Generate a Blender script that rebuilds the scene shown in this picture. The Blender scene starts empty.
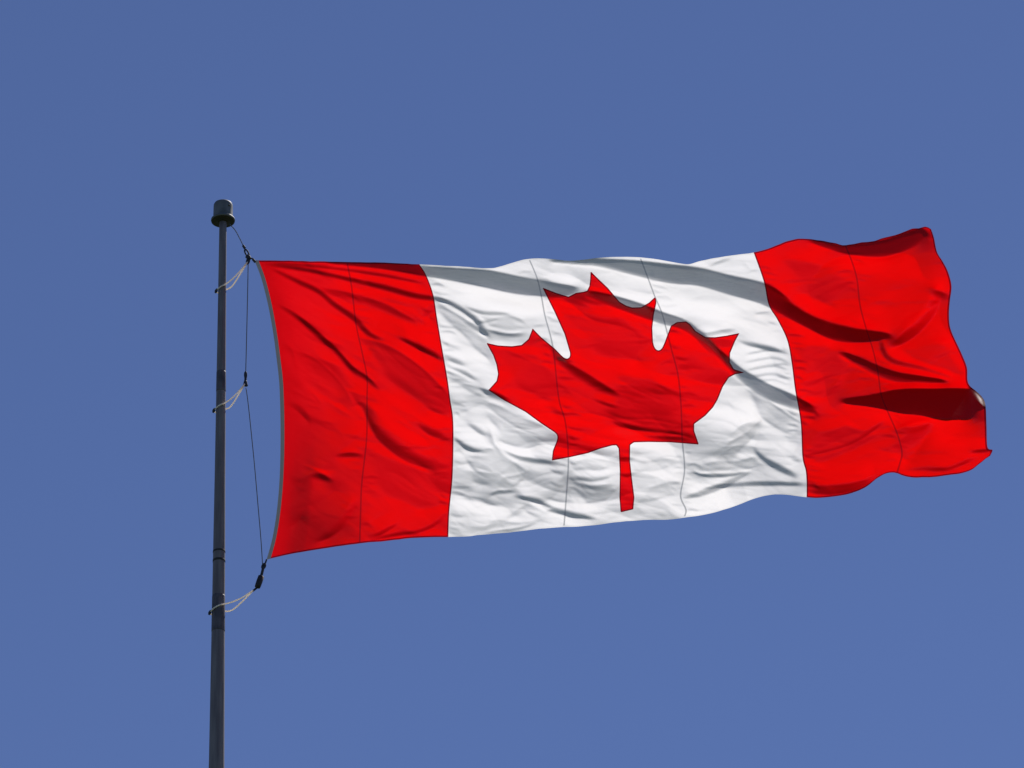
import bpy, math, random
import numpy as np
from mathutils import Matrix, Vector

# ------------------------------------------------------------------ camera
F_PX, PITCH, ROLL, EYE = 5000.0, math.radians(31), math.radians(-1.33), 1.6
Y0 = 37.0                                     # horizontal distance to the pole
sc = bpy.context.scene
C = sc.collection
cam_d = bpy.data.cameras.new("camera"); cam = bpy.data.objects.new("camera", cam_d); C.objects.link(cam)
cam_d.sensor_width = 36; cam_d.lens = F_PX / 1024 * 36; cam_d.clip_start = .1; cam_d.clip_end = 20000
R3 = Matrix.Rotation(math.pi/2 + PITCH, 3, 'X') @ Matrix.Rotation(ROLL, 3, 'Z')
cam.matrix_world = Matrix.Translation((0, 0, EYE)) @ R3.to_4x4()
sc.camera = cam
RN = np.array(R3)

# ------------------------------------------------------------------ sky and sun
SUN_EL, SUN_AZ = math.radians(52), math.radians(32)        # behind the flag, to the right of the view
sdir = Vector((math.sin(SUN_AZ)*math.cos(SUN_EL), math.cos(SUN_AZ)*math.cos(SUN_EL), math.sin(SUN_EL)))
w = bpy.data.worlds.new("World"); sc.world = w; w.use_nodes = True
nt = w.node_tree; bg = nt.nodes['Background']
sky = nt.nodes.new('ShaderNodeTexSky'); sky.sky_type = 'NISHITA'; sky.sun_disc = False
sky.sun_elevation = SUN_EL; sky.sun_rotation = SUN_AZ
sky.altitude = 2500; sky.air_density = 1.0; sky.dust_density = 0.15; sky.ozone_density = 7.0
tint = nt.nodes.new('ShaderNodeVectorMath'); tint.operation = 'MULTIPLY'; tint.inputs[1].default_value = (1.12, .97, 1.07)   # a camera white balance
nt.links.new(sky.outputs[0], tint.inputs[0]); nt.links.new(tint.outputs[0], bg.inputs[0]); bg.inputs[1].default_value = .082
sd_ = bpy.data.lights.new("sun", 'SUN'); sd_.energy = 4.2; sd_.angle = math.radians(.5); sd_.color = (1, .955, .90)
so = bpy.data.objects.new("sun", sd_); C.objects.link(so); so.rotation_euler = sdir.to_track_quat('Z', 'Y').to_euler(); so.location = sdir*60
sc.view_settings.view_transform = 'Standard'; sc.view_settings.look = 'None'
sc.view_settings.exposure = 0; sc.view_settings.gamma = 1; sc.view_settings.use_curve_mapping = False

# ------------------------------------------------------------------ helpers
def ats(px, py, Y):
    """photograph pixel + distance along the ground -> world points (arrays)"""
    px = np.asarray(px, float); py = np.asarray(py, float); Y = np.asarray(Y, float) + px*0
    d = np.stack([(px-512)/F_PX, (384-py)/F_PX, -np.ones_like(px)], -1) @ RN.T
    t = Y / d[..., 1]
    return d*t[..., None] + np.array([0, 0, EYE])
def at(px, py, Y=Y0): return Vector(ats(np.array([px]), np.array([py]), np.array([Y]))[0])
def proj(p):
    q = RN.T @ (np.array(p) - np.array([0, 0, EYE])); return 512 - F_PX*q[0]/q[2], 384 + F_PX*q[1]/q[2]

def new_mat(name, col, rough=.5, metal=0.0):
    m = bpy.data.materials.new(name); m.use_nodes = True
    b = m.node_tree.nodes['Principled BSDF']
    b.inputs['Base Color'].default_value = (*col, 1); b.inputs['Roughness'].default_value = rough; b.inputs['Metallic'].default_value = metal
    return m
def vary(m, a, b, scale=4., stretch=(1, 1, 1), bump=.0, rough=None):
    n = m.node_tree; p = n.nodes['Principled BSDF']
    tc = n.nodes.new('ShaderNodeTexCoord'); mp = n.nodes.new('ShaderNodeMapping'); mp.inputs['Scale'].default_value = stretch
    nz = n.nodes.new('ShaderNodeTexNoise'); nz.inputs['Scale'].default_value = scale; nz.inputs['Detail'].default_value = 6
    rp = n.nodes.new('ShaderNodeValToRGB'); rp.color_ramp.elements[0].position = .35; rp.color_ramp.elements[1].position = .65
    rp.color_ramp.elements[0].color = (*a, 1); rp.color_ramp.elements[1].color = (*b, 1)
    n.links.new(tc.outputs['Object'], mp.inputs[0]); n.links.new(mp.outputs[0], nz.inputs['Vector'])
    n.links.new(nz.outputs[0], rp.inputs[0]); n.links.new(rp.outputs[0], p.inputs['Base Color'])
    if rough:
        mr = n.nodes.new('ShaderNodeMapRange'); mr.inputs['To Min'].default_value = rough[0]; mr.inputs['To Max'].default_value = rough[1]
        n.links.new(nz.outputs[0], mr.inputs[0]); n.links.new(mr.outputs[0], p.inputs['Roughness'])
    if bump:
        bm = n.nodes.new('ShaderNodeBump'); bm.inputs['Strength'].default_value = bump; bm.inputs['Distance'].default_value = .01
        n.links.new(nz.outputs[0], bm.inputs['Height']); n.links.new(bm.outputs[0], p.inputs['Normal'])
    return m

def cloth_mat(name, refl, trans, gloss=.03):
    """woven nylon: diffuse front, translucent body, a little sheen; fine weave bump"""
    m = bpy.data.materials.new(name); m.use_nodes = True; n = m.node_tree; n.nodes.clear()
    out = n.nodes.new('ShaderNodeOutputMaterial'); add = n.nodes.new('ShaderNodeAddShader')
    d = n.nodes.new('ShaderNodeBsdfDiffuse'); t = n.nodes.new('ShaderNodeBsdfTranslucent')
    g = n.nodes.new('ShaderNodeBsdfGlossy'); mx = n.nodes.new('ShaderNodeMixShader')
    g.inputs['Roughness'].default_value = .42; mx.inputs[0].default_value = gloss
    tc = n.nodes.new('ShaderNodeTexCoord'); nz = n.nodes.new('ShaderNodeTexNoise'); nz.inputs['Scale'].default_value = 1.6; nz.inputs['Detail'].default_value = 8
    n.links.new(tc.outputs['Object'], nz.inputs['Vector'])
    for bs, c in ((d, refl), (t, trans)):           # slightly uneven dye
        r = n.nodes.new('ShaderNodeValToRGB'); r.color_ramp.elements[0].position = .3; r.color_ramp.elements[1].position = .7
        r.color_ramp.elements[0].color = (*[x*.955 for x in c], 1); r.color_ramp.elements[1].color = (*c, 1)
        n.links.new(nz.outputs[0], r.inputs[0]); n.links.new(r.outputs[0], bs.inputs['Color'])
    n2 = n.nodes.new('ShaderNodeTexNoise'); n2.inputs['Scale'].default_value = 26; n2.inputs['Detail'].default_value = 4
    mp = n.nodes.new('ShaderNodeMapping'); mp.inputs['Scale'].default_value = (.55, 1, 1.3); n.links.new(tc.outputs['Object'], mp.inputs[0]); n.links.new(mp.outputs[0], n2.inputs['Vector'])
    bp = n.nodes.new('ShaderNodeBump'); bp.inputs['Strength'].default_value = .22; bp.inputs['Distance'].default_value = .006
    n.links.new(n2.outputs[0], bp.inputs['Height'])
    for s in (d, t, g): n.links.new(bp.outputs[0], s.inputs['Normal'])
    n.links.new(d.outputs[0], add.inputs[0]); n.links.new(t.outputs[0], add.inputs[1])
    n.links.new(add.outputs[0], mx.inputs[1]); n.links.new(g.outputs[0], mx.inputs[2]); n.links.new(mx.outputs[0], out.inputs[0])
    return m

def tag(o, label=None, cat=None, group=None, kind=None):
    for k, v in (('label', label), ('category', cat), ('group', group), ('kind', kind)):
        if v: o[k] = v
    return o
def empty(name, loc):
    o = bpy.data.objects.new(name, None); C.objects.link(o); o.location = loc; return o
def mesh_obj(name, V, Fc, mats, parent=None, smooth=True):
    o0 = Vector(parent.matrix_world.translation) if parent else Vector((0, 0, 0))
    if parent: o0 = parent.location.copy()
    me = bpy.data.meshes.new(name); me.from_pydata([tuple(Vector(v)-o0) for v in V], [], Fc); me.update()
    for m in (mats if isinstance(mats, (list, tuple)) else [mats]): me.materials.append(m)
    if smooth: me.polygons.foreach_set('use_smooth', [True]*len(me.polygons))
    o = bpy.data.objects.new(name, me); C.objects.link(o)
    if parent: o.parent = parent
    return o
def lathe(center, prof, n=48):
    """prof: list of (radius, z)"""
    V, Fc = [], []
    for r, z in prof:
        for k in range(n):
            a = 2*math.pi*k/n; V.append((center[0]+r*math.cos(a), center[1]+r*math.sin(a), z))
    for i in range(len(prof)-1):
        for k in range(n):
            k2 = (k+1) % n; Fc.append((i*n+k, i*n+k2, (i+1)*n+k2, (i+1)*n+k))
    Fc.append(tuple(range(n-1, -1, -1))); Fc.append(tuple((len(prof)-1)*n+k for k in range(n)))
    return V, Fc
def tube(pts, rads, n=10, off=0):
    pts = [Vector(p) for p in pts]
    if not hasattr(rads, '__len__'): rads = [rads]*len(pts)
    V, Fc = [], []; up = Vector((0, 1, .13)).normalized()
    for i, p in enumerate(pts):
        t = (pts[min(i+1, len(pts)-1)] - pts[max(i-1, 0)]).normalized()
        a = t.cross(up); a = a.normalized() if a.length > 1e-4 else Vector((1, 0, 0)); b = t.cross(a).normalized()
        for k in range(n):
            th = 2*math.pi*k/n; V.append(p + (a*math.cos(th)+b*math.sin(th))*rads[i])
    for i in range(len(pts)-1):
        for k in range(n):
            k2 = (k+1) % n; Fc.append((off+i*n+k, off+i*n+k2, off+(i+1)*n+k2, off+(i+1)*n+k))
    Fc.append(tuple(off+k for k in range(n-1, -1, -1))); Fc.append(tuple(off+(len(pts)-1)*n+k for k in range(n)))
    return V, Fc
def join(*parts):
    V, Fc = [], []
    for v, f in parts:
        o = len(V); V += list(v); Fc += [tuple(i+o for i in q) for q in f]
    return V, Fc
def smooth_line(pts, n):
    """Catmull-Rom through vectors, n samples per span"""
    P = [Vector(p) for p in pts]; out = []
    for i in range(len(P)-1):
        a, b, c, d = P[max(i-1, 0)], P[i], P[i+1], P[min(i+2, len(P)-1)]
        for k in range(n):
            t = k/n; out.append(.5*((2*b)+(c-a)*t+(2*a-5*b+4*c-d)*t*t+(3*b-3*c+d-a)*t**3))
    return out + [P[-1]]

# ------------------------------------------------------------------ ground (below the frame; carries the pole, bounces light)
gm = vary(new_mat('lawn', (.05, .08, .03), .9), (.035, .06, .02), (.075, .10, .035), 3., bump=.4)
mesh_obj('ground', [(-4000, -4000, 0), (4000, -4000, 0), (4000, 4000, 0), (-4000, 4000, 0)], [(0, 1, 2, 3)], gm, smooth=False)['kind'] = 'structure'

# ------------------------------------------------------------------ materials
M_alu = vary(new_mat('weathered_aluminium', (.2, .2, .2), .5, .0), (.15, .13, .14), (.24, .215, .22), 5., (6, 6, .5), .1, (.6, .8))
M_truck = vary(new_mat('grey_cast_metal', (.2, .2, .2), .5, .0), (.09, .10, .10), (.17, .18, .18), 9., (1, 1, 1), .15, (.5, .7))
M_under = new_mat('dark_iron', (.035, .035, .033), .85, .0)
M_shade = vary(new_mat('painted_shade_metal', (.06, .06, .07), .65, .0), (.06, .055, .07), (.14, .125, .14), 8., (4, 4, 1))  # darker pole tone, shade put into the colour
M_snap = new_mat('dark_steel', (.03, .032, .045), .7, .0)
M_line = new_mat('halyard_cord', (.13, .15, .2), .8)
M_sling = cloth_mat('beige_rope', (.62, .58, .52), (.5, .46, .41), 0)
M_rubber = new_mat('black_rubber', (.012, .012, .018), .6)
M_con = new_mat('footing_concrete', (.35, .34, .32), .9)
RED_D, RED_T = (.055, .001, .002), (.66, .0003, .0012)
M_red = cloth_mat('red_nylon', RED_D, RED_T, .022)
M_white = cloth_mat('white_nylon', (.13, .128, .13), (.665, .65, .635), .012)
M_redseam = cloth_mat('red_nylon_doubled', (.08, .0015, .006), (.19, .0005, .004), .01)
M_redstitch = cloth_mat('red_nylon_stitched', (.1, .003, .006), (.33, .001, .003), .02)
M_whiteseam = cloth_mat('white_nylon_stitched', (.2, .2, .21), (.32, .32, .32), .01)
M_whitehem = cloth_mat('white_nylon_hem', (.13, .13, .13), (.60, .59, .57), .01)
M_canvas = cloth_mat('canvas_heading', (.2, .215, .225), (.06, .06, .06), 0)

# ------------------------------------------------------------------ flagpole
top = at(223, 222)
PX, PY = top.x, top.y
def zpix(py):                               # height on the pole axis seen at a given pixel row
    lo, hi = 0, 60
    for _ in range(50):
        m = (lo+hi)/2
        if proj((PX, PY, m))[1] > py: lo = m
        else: hi = m
    return lo
print('POLE base x at row 768:', proj((PX, PY, zpix(768))))
SC = (at(300, 300)-at(200, 300)).length/100      # metres per pixel at the flag
print('m/px', SC)
pole = tag(empty('flagpole', (PX, PY, 0)), 'tall dark grey tapered metal flagpole with a capped drum on top', 'flagpole')
z768, ztop, z551, z561 = zpix(768), zpix(222), zpix(551), zpix(561)
def prad(py):
    return SC*.5*float(np.interp(py, [222, 300, 372, 480, 551, 600, 680, 768], [7.4, 8.2, 9.2, 10.6, 11.8, 12.4, 13.6, 14.8]))
prof = [(.13, .0), (.128, 2), (.12, z768-3)]
for py in range(760, 221, -12): prof.append((prad(py), zpix(py)))
prof.append((prad(222), ztop+.02))
prof = [p for i, p in enumerate(prof)]
mesh_obj('shaft', *lathe((PX, PY), prof), M_alu, pole)
for a, b, nm in ((551, 553, 'joint_ring'), (560, 562.5, 'joint_ring')):
    r = prad(a)+.0022; mesh_obj(nm, *lathe((PX, PY), [(r-.004, zpix(b)), (r, zpix(b)+.002), (r, zpix(a)-.002), (r-.004, zpix(a))]), M_under, pole)
for a, b in ((372, 392), (596, 632)):  # thin sleeves: shadows mirrored in the shaft, painted as darker bands
    mesh_obj('painted_shade_band', *lathe((PX, PY), [(prad(b)+.0005, zpix(b)), (prad(b)+.0015, zpix(b)+.01), (prad(a)+.0015, zpix(a)-.01), (prad(a)+.0005, zpix(a))]), M_shade, pole)
mesh_obj('footing', *lathe((PX, PY), [(.45, -.3), (.45, .10), (.43, .12), (.16, .12)]), M_con, pole)
# truck: a drum with a flared lower rim and a dark hollow underside
zr = zpix(221.0)
rr, rb = 12.2*SC, 9.9*SC
tp = [(.03, zr+.02), (rr*.72, zr+.015), (rr*.80, zr-.004), (rr*.97, zr-.004), (rr, zr+.006), (rr*.985, zr+.016), (rb*1.03, zr+.026), (rb, zr+.04), (rb*.985, zr+.145), (rb*.97, zr+.165), (rb*.9, zr+.178), (rb*.6, zr+.186), (.001, zr+.19)]
tr = mesh_obj('truck', *lathe((PX, PY), tp[3:]), M_truck, pole)
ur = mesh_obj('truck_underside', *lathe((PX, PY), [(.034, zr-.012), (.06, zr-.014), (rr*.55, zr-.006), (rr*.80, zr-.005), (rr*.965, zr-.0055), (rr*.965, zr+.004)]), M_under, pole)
b0 = Vector((PX+rb*.55, PY-rb*.62, zr+.12))
mesh_obj('set_screw', *tube([b0, b0+Vector((.012, -.018, 0))], .008), M_under, pole)

# ------------------------------------------------------------------ flag: outline and seams
TOP = [(254.4,260.2),(300,261),(350,262),(385,262.6),(419,264.3),(455,266.2),(488,268.2),(500,266.5),(513,262.5),(529,258.8),(545,258.5),(560,260),(575,260.6),(600,257.6),(620,257),(637,257.2),(655,259),(672,261.8),(688,264.2),(700,261),(715,258),(735,255),(754,252.5),(770,248),(785,242),(798,239),(815,239.3),(830,241.8),(845,244.8),(860,243),(872,241),(885,237.6),(895,235.2),(905,231.6),(915,228.4),(925,227.4),(931,229)]
FLY = [(931,229),(934,238),(937,252),(943,262),(948,272),(951.5,286),(950,300),(949,312),(949.5,324),(952,333),(958,346),(963,357),(967,368),(967.5,380),(970,386),(976,391),(982,397),(985.5,405),(986.5,425),(987.5,447),(992.5,450),(990,456)]
BOT = [(266.6,559.6),(285,555.2),(305,551.5),(330,547.5),(359.5,543.5),(385,541),(410,538.2),(430,537.3),(448,537),(465,536.4),(490,534),(508,532.6),(530,530),(548,528),(564,527),(580,526.5),(600,524.5),(615,522.4),(632,520.8),(650,519.8),(668,519.6),(684,517.6),(702,515.2),(720,511),(738,505),(755,498.5),(770,495),(785,494.6),(796,496),(807,497.3),(822,497.6),(840,495.6),(855,492),(868,485.5),(878,477.5),(887,473),(897,473),(908,476.6),(920,478),(938,476.6),(955,474),(968,471),(979,464.5),(986,458.5),(990,456)]
HOI = [(254.4,260.2),(260.5,276),(265.5,294),(269.5,312),(273.5,335),(276.5,358),(279,380),(280,400),(280.5,420),(280.6,440),(280.3,460),(279.5,480),(278,500),(275.6,520),(272,540),(266.6,559.6)]
COLS = [(0.0, HOI),
 (.12, [(347,262),(351.6,287),(356,324),(362,352),(367,377),(367,400),(366.6,439),(361.7,484),(360.5,515),(359.5,543.5)]),
 (.25, [(419,264.3),(425.8,275),(433,295),(437,320),(442.4,351.6),(447,378),(450,400),(452.8,419.5),(453,450),(452,480),(449,511),(448,537)]),
 (.415,[(529,258.8),(537,278),(541.5,297),(545,316),(553,347.7),(558.7,398),(565.5,423),(568.4,458.6),(566.5,494),(564,527)]),
 (.585,[(640,257.4),(649,281),(655,297),(661.5,312),(666,328),(672,351.5),(678,375),(681,405),(682.3,440),(684.6,469.5),(680.8,492),(681.5,500),(686,510),(684,517.6)]),
 (.75, [(754,252.5),(764,281),(769,304.7),(778,320),(787.5,340),(792,363),(795.5,390),(801,422),(802.8,456.6),(806,470),(807,482),(807,497.3)]),
 (.88, [(845,244.8),(852,262),(857,280),(860,305),(866,328),(873,350),(878,372.5),(881,394),(887,410),(897,433),(902,452),(900,463),(897,473)]),
 (1.0, FLY)]
LEAF = [(590.5,271.1),(598,278.5),(607.5,287.5),(613,294),(619.5,301.6),(626,305.5),(632,307.4),(641,307.2),(648.8,302.7),(655.7,296.3),(656.4,303),(653.9,314.5),(652.3,328),(653,341.8),(654,346),(655.4,348.6),(657,350),(658.8,350.4),(660.7,349.6),(662.3,347.6),(664.4,343),(667,336),(671,325.5),(677,322),(686,321.3),(690,324),(695.7,331),(705.5,337),(715,337.2),(727,335.5),(739.5,333),(735,341.5),(730.2,353),(729.8,362),(733.8,369),(744.5,372.6),(735,374.4),(729,377.5),(723,386.5),(717.5,400),(713,407.5),(705.3,415.8),(694.2,424),(694.2,430.8),(698.9,444.6),(670.9,442.4),(648,442),(634,442.4),(630.2,445),(630,461),(632.2,480),(634.4,497.4),(633.3,509.4),(620.6,512.4),(619.4,497.4),(619.8,471.6),(618.6,448.5),(616.4,445.3),(612,445.6),(600,448.8),(588,453.2),(568.4,457.6),(551.8,460.6),(552.8,450.8),(556.6,441.2),(557.4,438),(557.2,435.6),(556,433.7),(554,432),(541,423.4),(525.5,412),(504,400.4),(488.2,390.2),(496.5,381),(498,374),(496.4,364.5),(493.2,355.5),(486.2,342.8),(498,345.4),(511.8,346.2),(521.6,344.9),(528.4,339),(532.6,328.4),(541,337),(554.8,348.6),(561,355),(563.5,357.3),(565.6,358.5),(567.6,358.6),(569.3,357.4),(570.1,355.4),(570,352.6),(564.5,334),(554.8,312.5),(542.3,287.5),(556.7,293),(568.4,296.6),(576,292.8),(583,291.8),(587,290.8),(589.4,286),(590.2,279)]

def resample(pts, n, smooth=True):
    P = np.array([tuple(p)[:2] for p in (smooth_line([(a, b, 0) for a, b in pts], 6) if smooth else pts)])
    s = np.r_[0, np.cumsum(np.hypot(*np.diff(P, axis=0).T))]
    return lambda t: np.stack([np.interp(t*s[-1], s, P[:, 0]), np.interp(t*s[-1], s, P[:, 1])], -1)
def catmull_u(us, vals, u):
    """vals: (k, nv, 2) at us -> smooth interpolation at u (array)"""
    k = len(us); m = np.zeros_like(vals)
    for i in range(k):
        a, b = max(i-1, 0), min(i+1, k-1); m[i] = (vals[b]-vals[a])/(us[b]-us[a])
    out = np.zeros((len(u),)+vals.shape[1:])
    for j, x in enumerate(u):
        i = min(max(int(np.searchsorted(us, x, side='right'))-1, 0), k-2); H = us[i+1]-us[i]; t = (x-us[i])/H
        out[j] = (2*t**3-3*t*t+1)*vals[i]+(t**3-2*t*t+t)*H*m[i]+(-2*t**3+3*t*t)*vals[i+1]+(t**3-t*t)*H*m[i+1]
    return out

SW = .0011
marks = [0, .0053, .12-SW, .12+SW, .25-SW*1.3, .25+SW*.5, .415-SW, .415+SW, .585-SW, .585+SW, .75-SW*.5, .75+SW*1.3, .88-SW, .88+SW, .9975, 1.0]
ug = []
for a, b in zip(marks[:-1], marks[1:]):
    n = max(1, int(round((b-a)*680))); ug += list(np.linspace(a, b, n+1)[:-1])
ug = np.array(ug+[1.0])
vm = [0, .0055, .9945, 1.0]
vg = np.r_[0, np.linspace(.0055, .9945, 330), 1.0]
NU, NV = len(ug), len(vg)
us = np.array([c[0] for c in COLS])
# pixel path of each column; the verticals by arc length
vals = np.stack([resample(c[1], 0)(vg) for c in COLS])
S = catmull_u(us, vals, ug)                                   # (NU, NV, 2)
# edge correction: the traced top and bottom edges
def edge_at(E, ends):
    f = resample(E, 0); tt = np.linspace(0, 1, 4000); P = f(tt)
    ts = []
    for (x, y) in ends: ts.append(tt[np.argmin(np.hypot(P[:, 0]-x, P[:, 1]-y))])
    ts[0], ts[-1] = 0, 1
    m = np.gradient(np.array(ts), us)
    from_u = []
    for x in ug:
        i = min(max(int(np.searchsorted(us, x, side='right'))-1, 0), len(us)-2); H = us[i+1]-us[i]; t = (x-us[i])/H
        from_u.append((2*t**3-3*t*t+1)*ts[i]+(t**3-2*t*t+t)*H*m[i]+(-2*t**3+3*t*t)*ts[i+1]+(t**3-t*t)*H*m[i+1])
    return f(np.clip(from_u, 0, 1))
Et = edge_at(TOP, vals[:, 0]); Eb = edge_at(BOT, vals[:, -1])
wt = np.clip(1-vg/.35, 0, 1)**1.5; wb = np.clip(1-(1-vg)/.35, 0, 1)**1.5
def fray(E, seed, A):                                         # the hems are never quite straight
    q = np.random.RandomState(seed); i = np.arange(len(E))
    return E + A*np.stack([np.interp(i, np.arange(0, len(E)+9, 9), q.normal(0, .6, len(E)//9+2)[:len(np.arange(0, len(E)+9, 9))]), np.interp(i, np.arange(0, len(E)+6, 6), q.normal(0, 1, len(E)//6+3)[:len(np.arange(0, len(E)+6, 6))])], -1)*(.25+.75*sstep_(.72, .95, ug))[:, None]*np.where((ug > .002) & (ug < .998), 1, 0)[:, None]
def sstep_(a, b, x): t = np.clip((x-a)/(b-a), 0, 1); return t*t*(3-2*t)
Et, Eb = fray(Et, 4, .42), fray(Eb, 8, .35)
S = S + (Et-S[:, 0])[:, None]*wt[None, :, None] + (Eb-S[:, -1])[:, None]*wb[None, :, None]

# ------------------------------------------------------------------ flag: folds.  (x, y, width) centre lines; slope; softness of upper and lower border
# the slope is how steeply the cloth leans away from the viewer across the stroke
FOLDS = []
def fold(a, pts, su=.35, sl=.35, t0=12, t1=12, tau=None):
    if abs(a) < 1 and tau is None:
        a *= FG
        if su >= .3 and sl >= .3 and a > 0:            # pressed crease: one crisp side, one soft side
            k = 1.15; pts = [(x, y, w_*k) for x, y, w_ in pts]
            su, sl = ((.7, 0) if frnd.random() < .6 else (0, .7))
            a *= 1.15
    FOLDS.append((a, pts, su, sl, t0, t1, tau))
frnd = random.Random(5)
FG = 1.5
X0, X1, Yt, Yb = 128, 1152, 128, 640                          # field window
gx, gy = np.meshgrid(np.arange(X0, X1), np.arange(Yt, Yb))
GX = np.zeros(gx.shape); GZ = np.zeros(gx.shape)
def sstep(e0, e1, x): t = np.clip((x-e0)/(e1-e0+1e-9), 0, 1); return t*t*(3-2*t)
MASKS = []
def seg_sd(P, poly):
    poly = np.array(poly); best = np.full(len(P), 1e9); ins = np.zeros(len(P), bool)
    for a, b in zip(poly, np.roll(poly, -1, 0)):
        d = b-a; t = np.clip(((P-a)@d)/(d@d), 0, 1); best = np.minimum(best, np.hypot(*(P-a-t[:, None]*d).T))
        c = ((a[1] > P[:, 1]) != (b[1] > P[:, 1])); x = (b[0]-a[0])*(P[:, 1]-a[1])/((b[1]-a[1]) or 1e-9)+a[0]
        ins ^= c & (P[:, 0] < x)
    return np.where(ins, -best, best)
def raster(a, pts, su, sl, t0, t1, tau=None):
    P = np.array(pts, float)
    if len(P) > 2:
        Q = smooth_line([tuple(p) for p in P], 5); P = np.array([tuple(q) for q in Q])
    wmax = P[:, 2].max()
    x0 = int(max(P[:, 0].min()-wmax-2, X0)); x1 = int(min(P[:, 0].max()+wmax+3, X1))
    y0 = int(max(P[:, 1].min()-wmax-2, Yt)); y1 = int(min(P[:, 1].max()+wmax+3, Yb))
    if x1 <= x0 or y1 <= y0: return
    sl_ = (slice(y0-Yt, y1-Yt), slice(x0-X0, x1-X0)); qx = gx[sl_]; qy = gy[sl_]
    best = np.full(qx.shape, 1e9); D = np.zeros(qx.shape); W = np.ones(qx.shape); L = np.zeros(qx.shape); NX = np.zeros(qx.shape); NY = np.zeros(qx.shape); inr = np.zeros(qx.shape, bool)
    s = 0
    for (ax, ay, aw), (bx, by, bw) in zip(P[:-1], P[1:]):
        dx, dy = bx-ax, by-ay; l = math.hypot(dx, dy)
        if l < 1e-6: continue
        t = ((qx-ax)*dx+(qy-ay)*dy)/l/l; tc = np.clip(t, 0, 1)
        cx, cy = ax+dx*tc, ay+dy*tc; dist = np.hypot(qx-cx, qy-cy)
        nx, ny = -dy/l, dx/l
        if ny < 0: nx, ny = -nx, -ny                       # points down the picture
        sd = (qx-ax)*nx+(qy-ay)*ny
        m = dist < best
        best[m] = dist[m]; D[m] = sd[m]; W[m] = (aw+(bw-aw)*tc)[m]; L[m] = (s+t*l)[m]; NX[m] = nx; NY[m] = ny
        s += l
    h = W/2
    B = sstep(-h*(1+su*.0)-.4, -h+W*su+.4, D)*sstep(h+.4, h-W*sl-.4, D)
    B *= sstep(0, t0, L)*sstep(s, s-t1, L)*(best < W+3)
    if tau is not None:
        M = np.zeros(gx.shape); M[sl_] = B; MASKS.append((M, tau))
    ux, uz = -NX, NY; dt = ux*.6+uz*.8                    # folds running up to the right lean a little towards the light
    k = np.clip(.75-dt, 0, .75)*1.4; ux = ux+.5*k; uz = uz+.86*k; l = np.hypot(ux, uz)
    GX[sl_] += a*B*ux/l; GZ[sl_] += a*B*uz/l
# --- FOLD TABLE ---
fold(1.25, [(325,262,2),(380,265,7),(422,270.5,10),(459,275,14),(488,279,18),(517,285,18),(540,288,16),(560,290.5,13),(580,289,4)], .08, .05, tau=.07)
fold(1.2, [(583,292,5),(610,300,11),(640,310,13),(662,318,12),(684,325,10),(705,341,8),(720,355,8),(735,370,9),(751,381.5,12),(771,393,15),(797,404,13),(816,411,5)], .1, .08, tau=.09)
fold(1., [(771,297,18),(790,310,16),(812,322,15),(838,332,19),(862,335.5,15),(892,336,5)], .4, .05, 22, 8, tau=-.01)
fold(1.4, [(548,260.5,2),(576,262,5),(600,263,8),(635,268,15),(668,273.5,19),(700,277,18),(730,285,19),(764,294,21),(790,309,16)], .08, .05, 12, 20, tau=.07)
fold(.35, [(560,292,6),(590,298,8),(625,306,8)], .3, .1)
fold(1.2, [(808,240,3),(825,244.5,6),(841,249,7),(860,250,13),(883,249,18),(900,244,18),(915,238,17),(926,231,8)], .1, .2, 10, 3, tau=.08)
fold(1.5, [(840,401,3),(872,401,12),(900,401,24),(935,403,29),(965,404,31),(978,405,27)], .05, .05, 10, 8, tau=-.01)
fold(1.15, [(838,351,4),(860,362,9),(890,375,12),(920,379,8),(950,382,4)], .4, .1, tau=.05)
fold(1.1, [(880,334,4),(883,350,6),(893,361,7),(925,369,6),(955,379,4)], .25, .25)
fold(.45, [(850,366,5),(843,382,9),(829,398,7)], .3, .5)
fold(1.0, [(806,489,9),(830,490,13),(855,487,12),(876,478,6)], .2, .2)
fold(.9, [(803,455,3),(825,450,6),(850,441,8),(872,429,6),(886,417,4)], .9, .1)
fold(1.7, [(888,348,6),(905,337,13),(920,323,16),(932,305,17),(938,284,8)], .6, .15, 14, 10)
fold(.6, [(925,290,8),(940,296,8),(950,300,6)], .4, .4)
fold(.6, [(890,350,5),(905,335,6),(915,325,5)], .4, .4)
fold(.35, [(810,282,14),(835,276,18),(855,272,14)], .6, .5)
fold(.35, [(890,436,6),(910,430,10),(930,424,10)], .5, .5)
fold(.5, [(900,470,4),(925,468,7),(950,468,6),(975,456,6)], .6, .2)
fold(1.1, [(970,452,3),(980,451,5),(992,450,4)], .2, .2, 4, 3)
for pts in ([(967,386,3),(972,388.5,5),(978,391,3)], [(971,391,3),(978,395,5),(984,400,3)], [(976,397,3),(982,402,5),(987,408,3)]): fold(2.4, pts, .2, .2, 2, 2)
fold(.5, [(805,408,3),(815,415,5),(806,425,4)], .4, .4)
fold(1.2, [(700,489,3),(730,485,5),(760,483.5,6),(806,484,5)], .3, .2)
fold(.9, [(680,499,2),(701,493,8),(720,486,9),(740,476,8),(756,469,3)], .5, .2)
fold(.9, [(690,471,2),(706,474.5,4),(728,474,5),(745,471,3)], .4, .3, 6, 6)
fold(.7, [(725,470,4),(740,464,12),(760,460,10)], .4, .4)
fold(.8, [(752,446,3),(763,458,6),(781,468.5,9),(800,478,5)], .4, .25)
fold(.9, [(748,388,6),(760,405,16),(780,421,18),(803,430,10)], .5, .5)
fold(.6, [(730,442,8),(745,432,14),(762,424,8)], .4, .4)
fold(.5, [(715,462,4),(735,452,10),(752,448,6)], .5, .4)
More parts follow.
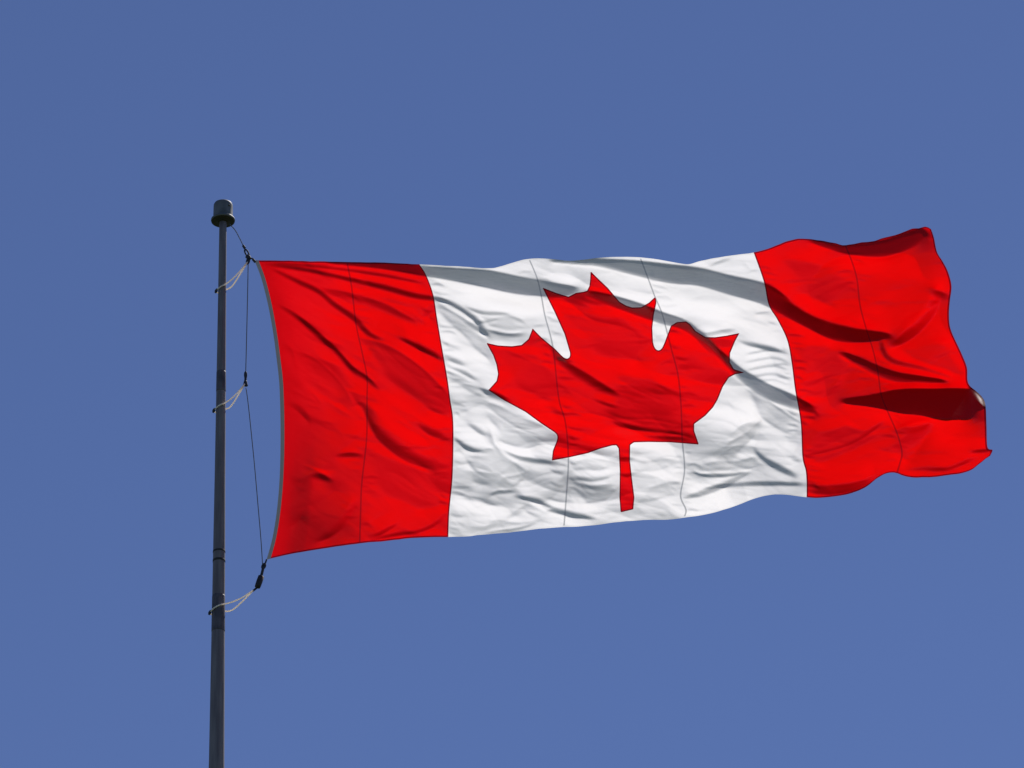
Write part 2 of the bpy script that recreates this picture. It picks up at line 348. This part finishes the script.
# lower left white
fold(.9, [(453,436,3),(466,446,5),(478,450,5),(492,452,2)], .3, .5)
fold(.9, [(500,449,3),(517,457.5,6),(537,461.5,7),(560,464,5)], .2, .5)
fold(.55, [(466,450,10),(480,462,18),(496,474,14)], .5, .5)
fold(.75, [(488,486,6),(506,484,12),(518,478,12),(530,472,5)], .7, .15)
fold(.9, [(488,497,2),(498,492,4),(514,491.4,3)], .2, .7, 5, 5)
fold(.8, [(460,497.5,3),(478,500.6,6),(503,507.5,4)], .2, .6)
fold(.9, [(513,495,3),(537,500,6),(549,507,7),(572,513,7),(600,519,3)], .3, .35)
fold(.55, [(520,502,4),(531,507,12),(546,515,10)], .5, .3)
fold(.6, [(484,402,5),(505,412,12),(525,422,15),(546,432,10)], .3, .6)
fold(.7, [(517,448,2),(530,446,4),(544,442,2)], .3, .4)
fold(.6, [(543,499,4),(552,491,10),(561,481,10),(568,476,4)], .5, .4)
fold(.6, [(570,475,3),(592,479,5),(616,474,3)], .4, .4)
fold(.55, [(569,482,3),(588,489,7),(602,490,9),(616,485,4)], .4, .5)
fold(.5, [(505,460,6),(495,448,5),(489,437,6),(486,425,5)], .5, .5)
fold(.8, [(480,534,2),(508,530,4),(527,526,4),(540,521,2)], .5, .2)
fold(.6, [(465,420,4),(480,430,6),(492,438,4)], .5, .5)
fold(.5, [(505,521,4),(520,513,8),(532,505,5)], .5, .5)
# upper left white
fold(.9, [(434,295,4),(455,304.5,5),(475,317.5,6),(485,330,6),(492,340,3)], .3, .3)
fold(.6, [(434,305,6),(455,319,9),(476,333,11),(490,342,7)], .5, .5)
fold(.7, [(462,305,2),(484,312,5),(512,312.5,3)], .3, .5)
fold(.6, [(474,322,2),(484,321,4),(500,318,2)], .4, .4, 5, 5)
fold(.8, [(482,329,2),(502,335,4),(516,336,5),(528,332,3)], .3, .4)
fold(.8, [(443,355,4),(457,360,7),(470,366,3)], .3, .4)
fold(.7, [(445,365,2),(465,372,5),(481,382,3)], .3, .5)
fold(.8, [(457,383,3),(475,390.5,7),(498,398,8),(512,405,4)], .3, .4)
fold(.4, [(500,318,6),(515,325,14),(528,332,8)], .5, .5)
fold(.4, [(476,345,6),(490,352,12),(498,365,8)], .5, .5)
# red hoist
fold(1.25, [(262,264,3),(299,268.6,5),(328,274.4,5),(357,281,6),(387,288,8),(412,295,8),(436,299,6),(452,303,3)], .35, .3)
fold(1.05, [(268,267,3),(299,282,6),(318,291,6),(334,304,7),(355,319,8),(369,334,7),(387,341,3)], .35, .3)
fold(.7, [(274,303,3),(297,318,5),(316,334,6),(334,350,5),(352,370,6),(366,379,5),(380,392,3)], .4, .35)
fold(.5, [(366,400,8),(378,426,14),(395,443,16),(414,455,16),(440,464,12)], .5, .4)
fold(.4, [(320,290,5),(352,298,8),(387,310,9),(420,327,5)], .5, .5)
fold(.8, [(396,335,3),(422,347,7),(444,358,6)], .3, .35)
fold(.35, [(295,352,6),(314,368,14),(336,390,14),(350,410,10)], .5, .5)
fold(.4, [(357,340,5),(383,352,14),(406,367,16),(430,386,14),(448,400,6)], .5, .5)
fold(.7, [(333,457,3),(350,456,6),(366,457,3)], .5, .4)
fold(.8, [(298,466,4),(315,475,9),(334,484,4)], .4, .4)
fold(.6, [(354,497,4),(346,515,9),(332,530,9),(314,543,4)], .5, .4)
fold(.5, [(302,505,4),(296,518,7),(286,528,4)], .5, .5)
fold(.7, [(368,537,2),(382,532,4),(400,521,2)], .5, .3)
fold(.6, [(370,540,2),(394,534,4),(418,531,3),(434,524,4),(447,513,2)], .5, .3)
fold(.6, [(416,420,5),(432,430,10),(450,437,7)], .5, .4)
fold(.5, [(424,405,3),(438,410,6),(450,415,3)], .5, .4)
fold(.45, [(278,345,6),(288,352,8),(292,366,6)], .5, .5)
fold(.5, [(284,400,4),(300,408,7),(314,424,5)], .5, .5)
fold(.35, [(440,300,6),(430,315,10),(440,330,8)], .5, .5)
fold(.35, [(281,448,6),(296,455,10),(300,470,6)], .5, .5)
fold(.6, [(268,262.5,2),(320,266,3),(380,274,4),(425,283,3)], .4, .4)
# leaf
fold(.62, [(548,343,3),(562,364,9),(586,380,11),(606,391,8),(622,398,3)], .4, .35)
fold(.6, [(590,398,2),(612,405,4),(622,408,2)], .4, .4)
fold(.9, [(610,418,3),(622,424,6),(650,428,6),(675,430,7),(696,437,4)], .35, .4)
fold(.5, [(604,408,5),(625,412,12),(655,412,14),(680,420,10)], .5, .4)
fold(.6, [(640,436,2),(665,439,5),(692,440,4)], .4, .4)
fold(.35, [(615,372,8),(645,384,16),(670,395,14)], .5, .5)
fold(.5, [(545,408,3),(560,415,7),(572,420,4)], .5, .4)
fold(.8, [(686,322,3),(704,341,8),(720,356,8)], .3, .3)
fold(.5, [(686,324,4),(704,338,5),(722,343,10),(738,342,6)], .1, .1)
fold(.35, [(500,350,4),(520,362,10),(540,372,8)], .5, .5)
fold(.7, [(618,460,3),(626,461,8),(634,459,3)], .3, .3, 3, 3)
fold(.6, [(618,473,2),(627,475,4),(634,472,2)], .3, .3, 3, 3)
# right white column, between leaf and seam
fold(.6, [(694,330,3),(706,336,6),(722,333,6),(738,330,3)], .5, .3)
fold(.45, [(735,338,4),(755,345,5),(778,346,4)], .4, .5)
for yy, a in ((352, .6), (360, .5), (368, .5), (376, .45), (384, .4)):
    fold(a, [(742,yy+3,2),(758,yy-1,4),(774,yy-3,4),(792,yy+3,2)], .4, .4)
fold(.5, [(742,341,3),(760,345,6),(785,352,4)], .4, .6)
fold(.4, [(740,262,4),(745,268,6),(742,274,4)], .5, .5)
fold(.5, [(706,268,2),(722,262,4),(735,257,2)], .5, .5)
# bright outward swells between the bands
fold(-.35, [(470,297,20),(520,305,24),(560,312,18)], .5, .5, 30, 30)
fold(-.35, [(660,300,24),(700,307,28),(750,315,24)], .5, .5, 30, 30)
fold(-.3, [(780,350,26),(830,370,30),(850,390,14)], .5, .5, 30, 30)
fold(-.3, [(900,440,24),(940,440,26),(970,440,18)], .5, .5, 20, 20)
rnd = random.Random(11)
# puckers along the stitched seams
for (u0, col), amp, dn in zip(COLS[1:7], (.28, .45, .55, .5, .6, .4), (5.5, 4.5, 5, 5, 4.5, 5)):
    f = resample(col, 0); L = sum(math.hypot(b[0]-a[0], b[1]-a[1]) for a, b in zip(col[:-1], col[1:]))
    t = .06
    while t < .98:
        p = f(np.array([t]))[0]; le = rnd.uniform(6, 20); s = rnd.choice((-1, 1, 1)); wv = rnd.uniform(1.8, 3.6)
        if s > 0: pts = [(p[0]+1, p[1], wv), (p[0]+1+le*.5, p[1]+rnd.uniform(-1, 3), wv*1.2), (p[0]+1+le, p[1]+rnd.uniform(0, 5), wv*.6)]
        else: pts = [(p[0]-1-le, p[1]+rnd.uniform(-4, 2), wv*.6), (p[0]-1-le*.5, p[1]+rnd.uniform(-3, 1), wv*1.2), (p[0]-1, p[1], wv)]
        fold(amp*rnd.uniform(.4, 1), pts, .4, .4, 2, 6)
        t += rnd.uniform(.5, 1.6)*dn/L
# small wandering creases everywhere
for k in range(520):
    x = rnd.uniform(285, 975); y = rnd.uniform(262, 540); le = rnd.uniform(14, 60)
    an = math.radians(rnd.gauss(30 if x < 450 else (8 if x < 800 else -8), 16))
    if x < 400 and y > 440: an = math.radians(rnd.gauss(-35, 15))
    wv = rnd.uniform(2, 7)
    b = rnd.uniform(-.2, .2)
    pts = [(x+math.cos(an+b*q)*le*(q-.5), y+math.sin(an+b*q)*le*(q-.5), wv) for q in (0, .33, .66, 1)]
    fold(rnd.uniform(-.09, .2), pts, .45, .45, le*.3, le*.3)
# flat facets of cloth turned partly away from the sun: outline, cosine of the angle to the sun, softness in px
FACETS = [
 ([(487,403),(514,413),(555.6,433.5),(554,441),(536,443.6),(519,446),(498,442),(497,431),(489,418)], .56, 1.6),
 ([(468,454),(491,448.7),(506,456),(527.7,471.5),(516,484),(503,492),(475,481)], .54, 1.2),
 ([(506,476.6),(527.7,472),(513.8,491.8),(491,496)], .38, 1.6),
 ([(551.8,489),(564.5,476.6),(568,471.5),(567,502),(546.7,499.4)], .50, 1.2),
 ([(572,488),(592,492),(617.8,488),(605,499.4),(587,504.5)], .50, 1.4),
 ([(524,502),(552,508),(541,518),(528,513)], .52, 1.0),
 ([(493,521),(539,522),(506,530),(481,530)], .60, 1.6),
 ([(729,441.6),(761,422),(750,442.6),(737.5,452),(729,469.5),(722,455)], .50, 1.4),
 ([(748,390),(763,420),(793,437),(801,435),(799.8,411),(780,406)], .50, 1.4),
 ([(649,486.7),(681,482),(681,495),(638.7,501.7)], .56, 1.8),
 ([(690,466),(720,462),(752,458),(762,466),(730,472),(700,474)], .54, 1.4),
 ([(435.6,308.6),(459,316),(486,338),(489,359),(465,338)], .55, 1.8),
 ([(480,316),(508,313.5),(529,326),(525,333),(492,328)], .62, 1.4),
 ([(444,372),(462,376),(480,386),(486,398),(466,388)], .55, 1.4),
 ([(570,462),(600,458),(617,462),(600,470),(575,471)], .62, 1.6),
 ([(636,462),(660,458),(680,463),(662,470),(640,470)], .62, 1.6),
 ([(297,355),(338,367),(351,387),(334,402),(308,379)], 0.53, 4.2),
 ([(624,388),(660,388),(681,396),(683,434),(655,431),(612,416)], 0.55, 5.1),
 ([(282,432),(318,440),(332,468),(304,478),(282,466)], 0.55, 4.2),
 ([(372,345),(410,362),(446,392),(448,412),(418,398),(385,372)], 0.53, 5.1),
 ([(368,452),(400,466),(446,478),(450,500),(420,505),(384,490)], 0.59, 6.8),
 ([(812,432),(845,428),(872,436),(850,452),(815,462)], 0.53, 4.2),
 ([(800,350),(826,345),(846,366),(832,392),(806,396)], 0.59, 5.1),
 ([(905,428),(928,424),(922,446),(905,462),(898,446)], 0.51, 4.2),
 ([(905,348),(945,345),(958,372),(930,368)], 0.61, 5.1),
 ([(790,262),(830,270),(852,290),(830,302),(800,290)], 0.61, 6.8),
 ([(500,352),(535,358),(560,384),(548,402),(520,384)], 0.59, 5.1),
 ([(575,318),(620,322),(645,340),(640,360),(600,350)], 0.63, 6.8),
]
for poly, tau, soft in FACETS:
    P_ = np.array(poly); x0, x1 = int(P_[:, 0].min())-6, int(P_[:, 0].max())+7; y0, y1 = int(P_[:, 1].min())-6, int(P_[:, 1].max())+7
    sx, sy = np.meshgrid(np.arange(x0, x1), np.arange(y0, y1)); q = np.stack([sx.ravel(), sy.ravel()], 1).astype(float)
    q[:, 0] += 1.5*np.sin(q[:, 1]/5.); q[:, 1] += 1.2*np.sin(q[:, 0]/7.)
    M = np.zeros(gx.shape); M[y0-Yt:y1-Yt, x0-X0:x1-X0] = (1-sstep(-soft, soft, seg_sd(q, poly))).reshape(sx.shape)
    MASKS.append((M*.9, tau))
for F in FOLDS: raster(*F)
# least-squares surface whose slope follows the folds
dX, dZ = SC, SC/math.cos(PITCH)
H_, W_ = GX.shape
kx = 2*np.pi*np.fft.fftfreq(W_)/dX; kz = -2*np.pi*np.fft.fftfreq(H_)/dZ       # row index grows downward
KX, KZ = np.meshgrid(kx, kz)
lam = (1/.55)**2
low = np.exp(-.5*((KX*dX)**2+(KZ*dZ)**2)*.55**2)
def solve():
    Hf = (-1j*KX*np.fft.fft2(GX)-1j*KZ*np.fft.fft2(GZ))/(KX**2+KZ**2+lam)*low
    return np.real(np.fft.ifft2(Hf))
# fine crumpling of the nylon: ridged noise stretched along the run of the folds
nr = np.random.RandomState(3)
def vnoise(x, y, seed):
    G = np.random.RandomState(seed).uniform(-1, 1, (256, 256)); i = np.floor(x).astype(int); j = np.floor(y).astype(int); a = x-i; b = y-j
    a = a*a*a*(a*(a*6-15)+10); b = b*b*b*(b*(b*6-15)+10); g = lambda p, q: G[p % 256, q % 256]
    return (g(i, j)*(1-a)+g(i+1, j)*a)*(1-b)+(g(i, j+1)*(1-a)+g(i+1, j+1)*a)*b
wa = sstep(420, 480, gx); wb_ = sstep(740, 830, gx)
def crumple(ls, ss, A, seed, ridge=True):
    out = 0
    for an, wt_ in ((32, 1-wa), (12, wa*(1-wb_)), (-14, wb_)):
        c, s_ = math.cos(math.radians(an)), math.sin(math.radians(an))
        wx = gx+12*vnoise(gx/50, gy/50, seed+7); wy = gy+8*vnoise(gx/40, gy/40, seed+9)
        n_ = vnoise((wx*c+wy*s_)/ls+50, (-wx*s_+wy*c)/ss+50, seed+an)
        out = out+wt_*(np.abs(n_) if ridge else n_)
    return A*out
white_zone = sstep(445, 460, gx)*(1-sstep(795, 812, gx))*sstep(380, 450, gy)
# the cloth swings gently as it flies
ua = np.clip((gx-262)/728., 0, 1.1); va = (gy-270)/270.
SWING = .13*np.sin(ua*7.2+va*.8)*sstep(0, .3, ua) + .08*np.sin(ua*13+1.0+va*1.5)*sstep(.1, .5, ua)
def facets(ls, ss, A, seed):
    """flat facets meeting in straight creases: piecewise-plane noise on a warped triangle lattice"""
    q = np.random.RandomState(seed).uniform(-1, 1, (256, 256)); out = 0
    for an, wt_ in ((30, 1-wa), (10, wa*(1-wb_)), (-16, wb_)):
        c, s_ = math.cos(math.radians(an)), math.sin(math.radians(an))
        wx = gx+16*vnoise(gx/64, gy/64, seed+1); wy = gy+13*vnoise(gx/58, gy/58, seed+2)
        x = (wx*c+wy*s_)/ls+60+an; y = (-wx*s_+wy*c)/ss+60; x = x+.5*y
        i = np.floor(x).astype(int); j = np.floor(y).astype(int); a = x-i; b = y-j
        g = lambda u_, v_: q[u_ % 256, v_ % 256]
        lo = g(i, j)*(1-a)+g(i+1, j)*(a-b)+g(i+1, j+1)*b; hi = g(i, j)*(1-b)+g(i, j+1)*(b-a)+g(i+1, j+1)*a
        out = out+wt_*np.where(a > b, lo, hi)
    return A*out
CR = (facets(58, 24, .028, 300)+facets(25, 9, .0085, 320))*(.55+.75*white_zone) + crumple(110, 34, .040, 101) + crumple(46, 13, .0075, 120)*(.7+.5*white_zone) + crumple(20, 6, .0022, 140)*(.7+1.0*white_zone)
sv = np.array(sdir); TP = math.tan(PITCH)
SWING = SWING + .0024*(gy-400)*sstep(0, .15, ua)              # the lower half blows a little farther out
blur = np.exp(-.5*(KX**2+KZ**2)*(3.*dX)**2)
DARK = np.zeros(gx.shape)
for M, tau in MASKS:
    if tau < .2: DARK = np.maximum(DARK, M)
CR = CR*(.6+.4*wa)*(1-.7*np.real(np.fft.ifft2(np.fft.fft2(DARK)*np.exp(-.5*(KX**2+KZ**2)*(1.5*dX)**2))))
for it in range(7):
    HF = solve()+SWING+(CR if it == 6 else 0)
    pz = -np.gradient(HF, dZ, axis=0); qx_ = np.gradient(HF, dX, axis=1)
    if it < 6:                                             # steepen or relax the big folds until they lie edge-on to the sun
        for M, tau in MASKS:
            nrm = np.sqrt((1+TP*pz)**2+pz**2+qx_**2); e = (sv[1]*(1+TP*pz)-sv[2]*pz-sv[0]*qx_)-tau*nrm
            if tau > .2: e = np.real(np.fft.ifft2(np.fft.fft2(e*(1-DARK))*blur))
            GZ += M*np.clip(e/(sv[2]-TP*sv[1]), -.8, .8)*.8
NLS = (sv[1]*(1+TP*pz)-sv[2]*pz-sv[0]*qx_)/np.sqrt((1+TP*pz)**2+pz**2+qx_**2)
for nm,x,y in (('F2',930,402),('F2b',960,402),('W3',730,285),('W1',480,278),('R3',820,322),('F1',890,249),('leaf',610,302),('flat',300,400),('flatw',540,310)): print('SL',nm,round(pz[y-Yt,x-X0],2),round(NLS[y-Yt,x-X0],2))
print('fold depth', HF.min(), HF.max(), HF.std())

# ------------------------------------------------------------------ flag: two places where the fly doubles back over itself
def pleat(pts, depth):
    P = np.array([tuple(q) for q in smooth_line(pts, 6)])
    x, y = S[..., 0], S[..., 1]
    yc = np.interp(x, P[:, 0], P[:, 1]); wd = np.interp(x, P[:, 0], P[:, 2], left=0, right=P[-1, 2])
    ok = (x > P[0, 0]) & (wd > .3); a = yc-wd/2
    t = np.where(ok, (y-a)/np.maximum(wd, .3), -1.)
    m = (t > 0) & (t < 1)
    z = np.where(t < .36, t/.36, np.where(t < .64, 1-(t-.36)/.28, (t-.64)/.36))
    S[..., 1] = np.where(m, a+z*wd, y)
    k = np.clip(wd/6, 0, 1)
    d = np.where(m, sstep(.30, .42, t)+sstep(.58, .70, t), np.where(t >= 1, 2*np.exp(-np.maximum(y-a-wd, 0)/55.), 0))*depth*k
    return np.where(ok, d, 0)
PL = np.zeros(S.shape[:2])

# ------------------------------------------------------------------ flag mesh
vu = np.repeat(ug, NV); vv = np.tile(vg, NU); vp = S.reshape(-1, 2)
faces = []; lab = []
def ucat(i):
    u = (ug[i]+ug[i+1])/2
    for k, (a, b) in enumerate(zip(marks[:-1], marks[1:])):
        if a <= u <= b: return k
sdv = np.full(len(vp), 99.)
near = (vu > .25) & (vu < .75); sdv[near] = seg_sd(vp[near], LEAF)
X = {'p': list(PL.reshape(-1)), 'u': list(vu), 'v': list(vv), 'x': list(vp[:, 0]), 'y': list(vp[:, 1]), 'f': list(sdv)}
def lerp_vert(i, j, level, cache):
    key = (min(i, j), max(i, j))
    if key in cache: return cache[key]
    i, j = key; t = (level-X['f'][i])/(X['f'][j]-X['f'][i]); t = min(max(t, .02), .98)
    for q in X.values(): q.append(q[i]+(q[j]-q[i])*t)
    X['f'][-1] = level
    cache[key] = len(X['u'])-1; return cache[key]
def split(polys, level, cache):
    """polys -> (inside (f<level), outside)"""
    A, B = [], []
    f = X['f']
    for p in polys:
        s = [f[i] < level for i in p]
        if all(s): A.append(p); continue
        if not any(s): B.append(p); continue
        a, b = [], []
        n = len(p)
        for k in range(n):
            i, j = p[k], p[(k+1) % n]
            (a if f[i] < level else b).append(i)
            if f[i] == level and f[i] >= level: pass
            if (f[i] < level) != (f[j] < level):
                m = j if f[j] == level else (i if f[i] == level else lerp_vert(i, j, level, cache))
                if m not in a: a.append(m)
                if m not in b: b.append(m)
        if len(a) > 2: A.append(a)
        if len(b) > 2: B.append(b)
    return A, B
PARTS = {}
def put(key, mat, ps): PARTS.setdefault(key, []).extend((p, mat) for p in ps)
uc = [ucat(i) for i in range(NU-1)]
R, Wt, RS, WS, RST, CV, WH = range(7); MATS = [M_red, M_white, M_redseam, M_whiteseam, M_redstitch, M_canvas, M_whitehem]
white_q = {}
for i in range(NU-1):
    k = uc[i]
    for j in range(NV-1):
        q = (i*NV+j, i*NV+j+1, (i+1)*NV+j+1, (i+1)*NV+j)
        hem = j == 0 or j == NV-2
        if k == 0: put('heading', CV, [q]); continue
        if k in (4, 10): put('panel_seam_%d' % k, RS, [q]); continue
        red = k < 4 or k > 10
        if k == 14: put('fly_hem', RS, [q]); continue
        if hem: put('top_hem' if j == 0 else 'bottom_hem', RS if red else WH, [q]); continue
        if red:
            if k in (2, 12): put('stitched_seam_%d' % k, RST, [q])
            else: put('red_hoist' if k < 4 else 'red_fly', R, [q])
        else: white_q.setdefault(k, []).append(q)
c1, c2 = {}, {}
for k, qs in white_q.items():
    ins, outw = split(qs, 0.0, c1)
    core, rim = split(ins, -1.25, c2)
    if k in (6, 8):
        put('stitched_seam_%d' % k, WS, outw); put('stitched_seam_%d' % k, RST, core); put('leaf_seam', RS, rim)
    else:
        put('white', Wt, outw); put('leaf', R, core); put('leaf_seam', RS, rim)
ax, ay = np.array(X['x']), np.array(X['y']); au, av = np.array(X['u']), np.array(X['v'])
fx = np.clip(ax-X0, 0, W_-2); fy = np.clip(ay-Yt, 0, H_-2); ix = fx.astype(int); iy = fy.astype(int); tx = fx-ix; ty = fy-iy
h = (HF[iy, ix]*(1-tx)+HF[iy, ix+1]*tx)*(1-ty)+(HF[iy+1, ix]*(1-tx)+HF[iy+1, ix+1]*tx)*ty
# the cloth swings gently as it flies, and is held flat at the heading
h = h*sstep(0, .05, au)
P3 = ats(ax, ay, Y0+h+np.array(X['p']))
# smooth normals over the whole cloth so that the parts meet without a break
allp = [p for ps in PARTS.values() for p, _ in ps]
NRM = np.zeros_like(P3)
q4 = np.array([p for p in allp if len(p) == 4]); q3 = [p for p in allp if len(p) != 4]
n4 = np.cross(P3[q4[:, 2]]-P3[q4[:, 0]], P3[q4[:, 3]]-P3[q4[:, 1]])
for c in range(4): np.add.at(NRM, q4[:, c], n4)
for p in q3:
    a = P3[p]; c = a.mean(0); n = sum(np.cross(a[i]-c, a[(i+1) % len(p)]-c) for i in range(len(p)))
    for i in p: NRM[i] += n
NRM /= np.maximum(np.linalg.norm(NRM, axis=1), 1e-12)[:, None]
flag_loc = Vector(P3[0])
flag = tag(empty('flag', flag_loc), 'red and white maple leaf flag streaming from the flagpole, rippled and backlit by sun', 'flag')
def cloth_part(name, ps, parent, label=None):
    used = sorted({i for p, _ in ps for i in p}); mp = {g: l for l, g in enumerate(used)}
    mats = sorted({m for _, m in ps}); ml = {m: i for i, m in enumerate(mats)}
    me = bpy.data.meshes.new(name)
    loc = P3[used]-np.array(flag_loc)
    me.from_pydata(loc.tolist(), [], [tuple(mp[i] for i in p) for p, _ in ps]); me.update()
    for m in mats: me.materials.append(MATS[m])
    me.polygons.foreach_set('material_index', [ml[m] for _, m in ps]); me.polygons.foreach_set('use_smooth', [True]*len(me.polygons))
    me.normals_split_custom_set_from_vertices(NRM[used].tolist())
    o = bpy.data.objects.new(name, me); C.objects.link(o); o.parent = parent
    if label: o['label'] = label
    return o
ph = cloth_part('red_panel', PARTS['red_hoist'], flag, 'red panel at the hoist end')
pf = cloth_part('red_panel', PARTS['red_fly'], flag, 'red panel at the fly end')
pw = cloth_part('white_panel', PARTS['white'], flag)
lf = cloth_part('maple_leaf', PARTS['leaf'], flag, 'red eleven-pointed maple leaf')
cloth_part('leaf_edge_seam', PARTS['leaf_seam'], lf)
cloth_part('heading', PARTS['heading'], flag, 'grey canvas band along the hoist edge')
for k in (4, 10): cloth_part('panel_seam', PARTS['panel_seam_%d' % k], flag)
for k in (2, 6, 8, 12): cloth_part('stitched_seam', PARTS['stitched_seam_%d' % k], flag)
for k in ('top_hem', 'bottom_hem', 'fly_hem'): cloth_part('hem', PARTS[k], flag)

# ------------------------------------------------------------------ halyard and fittings
def link_loop(c0, c1, wd, r, n=28):
    """an oval metal link between two pixels"""
    a, b = at(*c0), at(*c1); ax_ = (b-a); L = ax_.length; ax_.normalize(); sd2 = ax_.cross(Vector((0, 1, 0))).normalized(); m = (a+b)/2
    pts = [m+ax_*math.cos(2*math.pi*k/n)*L/2+sd2*math.sin(2*math.pi*k/n)*wd*SC/2 for k in range(n+1)]
    return tube(pts, r, 8)
hal = tag(empty('halyard', at(233.5, 228)), 'thin cord running down beside the pole from truck to counterweight', 'rope')
cord = lambda pts, r: tube(smooth_line([at(*p) for p in pts], 8), r)
mesh_obj('upper_cord', *cord([(229.5,224),(235,230),(239.5,238),(243.6,246.5)], .0042), M_line, hal)
mesh_obj('lower_cord', *cord([(248.2,262),(247.7,290),(246.8,330),(246,362),(245.6,377)], .0042), M_line, hal)
mesh_obj('lower_cord', *cord([(246,388),(248,402),(251,430),(254.5,465),(258,505),(261,540),(262.6,565)], .0040), M_line, hal)
def snap(name, label, spec, grp=None):
    e = tag(empty(name, at(*spec['at'])), label, 'snap hook', grp)
    for i_, (s, r) in enumerate(spec['body']): mesh_obj(('hook_body', 'swivel', 'gate', 'eye', 'tail')[i_], *tube(smooth_line([at(*p) for p in s], 4), r), M_snap, e)
    for a, b, wd in spec['links']: mesh_obj('link', *link_loop(a, b, wd, .0075), M_snap, e)
    return e
G = 'dark metal snap hooks on the halyard'
snap('snap_hook', 'dark snap hook joining halyard and rope loop to the flag top corner', dict(at=(248.3,257), body=[([(247,256),(248.6,257.5),(249.2,259)], .021), ([(243.2,245.6),(244.8,248.2)], .012), ([(249.4,258.4),(252.5,258.6),(254.6,260.6)], .007), ([(253,259.4),(255.2,262)], .012), ([(249,259.5),(247.6,263)], .010)], links=[((245.2,249.5),(248.6,256.5),3.0), ((248.8,258.2),(247.2,264),2.6)]), G)
snap('snap_hook', 'dark snap hook halfway down the halyard beside the flag', dict(at=(245.6,381), body=[([(245.6,376.5),(245.5,382)], .011), ([(245.4,381),(246.4,386)], .014), ([(245.2,381),(243.8,386)], .010)], links=[((245.6,372),(245.6,378),1.6)]), G)
snap('snap_hook', 'dark snap hook below the bottom corner of the flag heading', dict(at=(263.6,568), body=[([(266.6,559.5),(265,564),(263.6,566)], .007), ([(263.4,566.5),(262.4,571.5),(261.2,576)], .012)], links=[((264.6,563.6),(262.8,568.6),3.0)]), G)
cw = tag(empty('counterweight', at(259.3,582)), 'short black weight hanging at the foot of the halyard', 'weight')
a, b = at(261.3,576.2), at(257.3,587.6); d_ = b-a
mesh_obj('cylinder_body', *tube([a, a+d_*.03, a+d_*.5, a+d_*.8, a+d_*.97, b], [.018, .026, .027, .026, .024, .012], 16), M_rubber, cw)
mesh_obj('end_hook', *tube(smooth_line([at(257.3,587.4), at(254.6,589.6), at(252.6,591.2)], 6), .009), M_rubber, cw)
# rope loops that hold the halyard to the pole
def sling(name, label, apex, left_py, right_py, r1):
    e = tag(empty(name, at(*apex)), label, 'rope loop', 'beige rope loops round the flagpole')
    r = prad(left_py)+.012; A = at(*apex, Y=Y0-.02)
    zl, zr_ = zpix(left_py), zpix(right_py)
    ring = []
    for k in range(0, 25):
        th = math.radians(-62-(k/24)*236)                     # from the front right, round the left side, to the back right
        zz = zr_+.5*(zl-zr_)*(1-math.cos(th))+.0
        ring.append(Vector((PX+r*math.cos(th), PY+r*math.sin(th), zz)))
    dn = Vector((0, 0, -.02))
    f = [A, A.lerp(ring[0], .35)+dn*1.1, A.lerp(ring[0], .7)+dn]; bk = [ring[-1].lerp(A, .3)+dn*2.6, ring[-1].lerp(A, .65)+dn*1.8, A]
    pts = smooth_line(f+ring, 3)+smooth_line([ring[-1]]+bk, 4)[1:]
    rope = mesh_obj('rope', *tube(pts, r1, 8), M_sling, e)
    lf_ = Vector((PX-r-.004, PY-.02, zl-.005))
    mesh_obj('knot', *tube([lf_+Vector((-.006, 0, -.02)), lf_, lf_+Vector((.008, 0, .02))], [.008, .014, .009], 10), M_snap, e)
    return e
sling('rope_loop', 'beige rope loop round the pole at the flag top corner', (247.3,262), 291.5, 286, .0066)
sling('rope_loop', 'beige rope loop round the pole at half height of the flag', (244.6,384), 411, 405, .0066)
sling('rope_loop', 'beige rope loop round the pole below the flag', (253,590.5), 613, 606, .0066)
print('verts', len(P3))
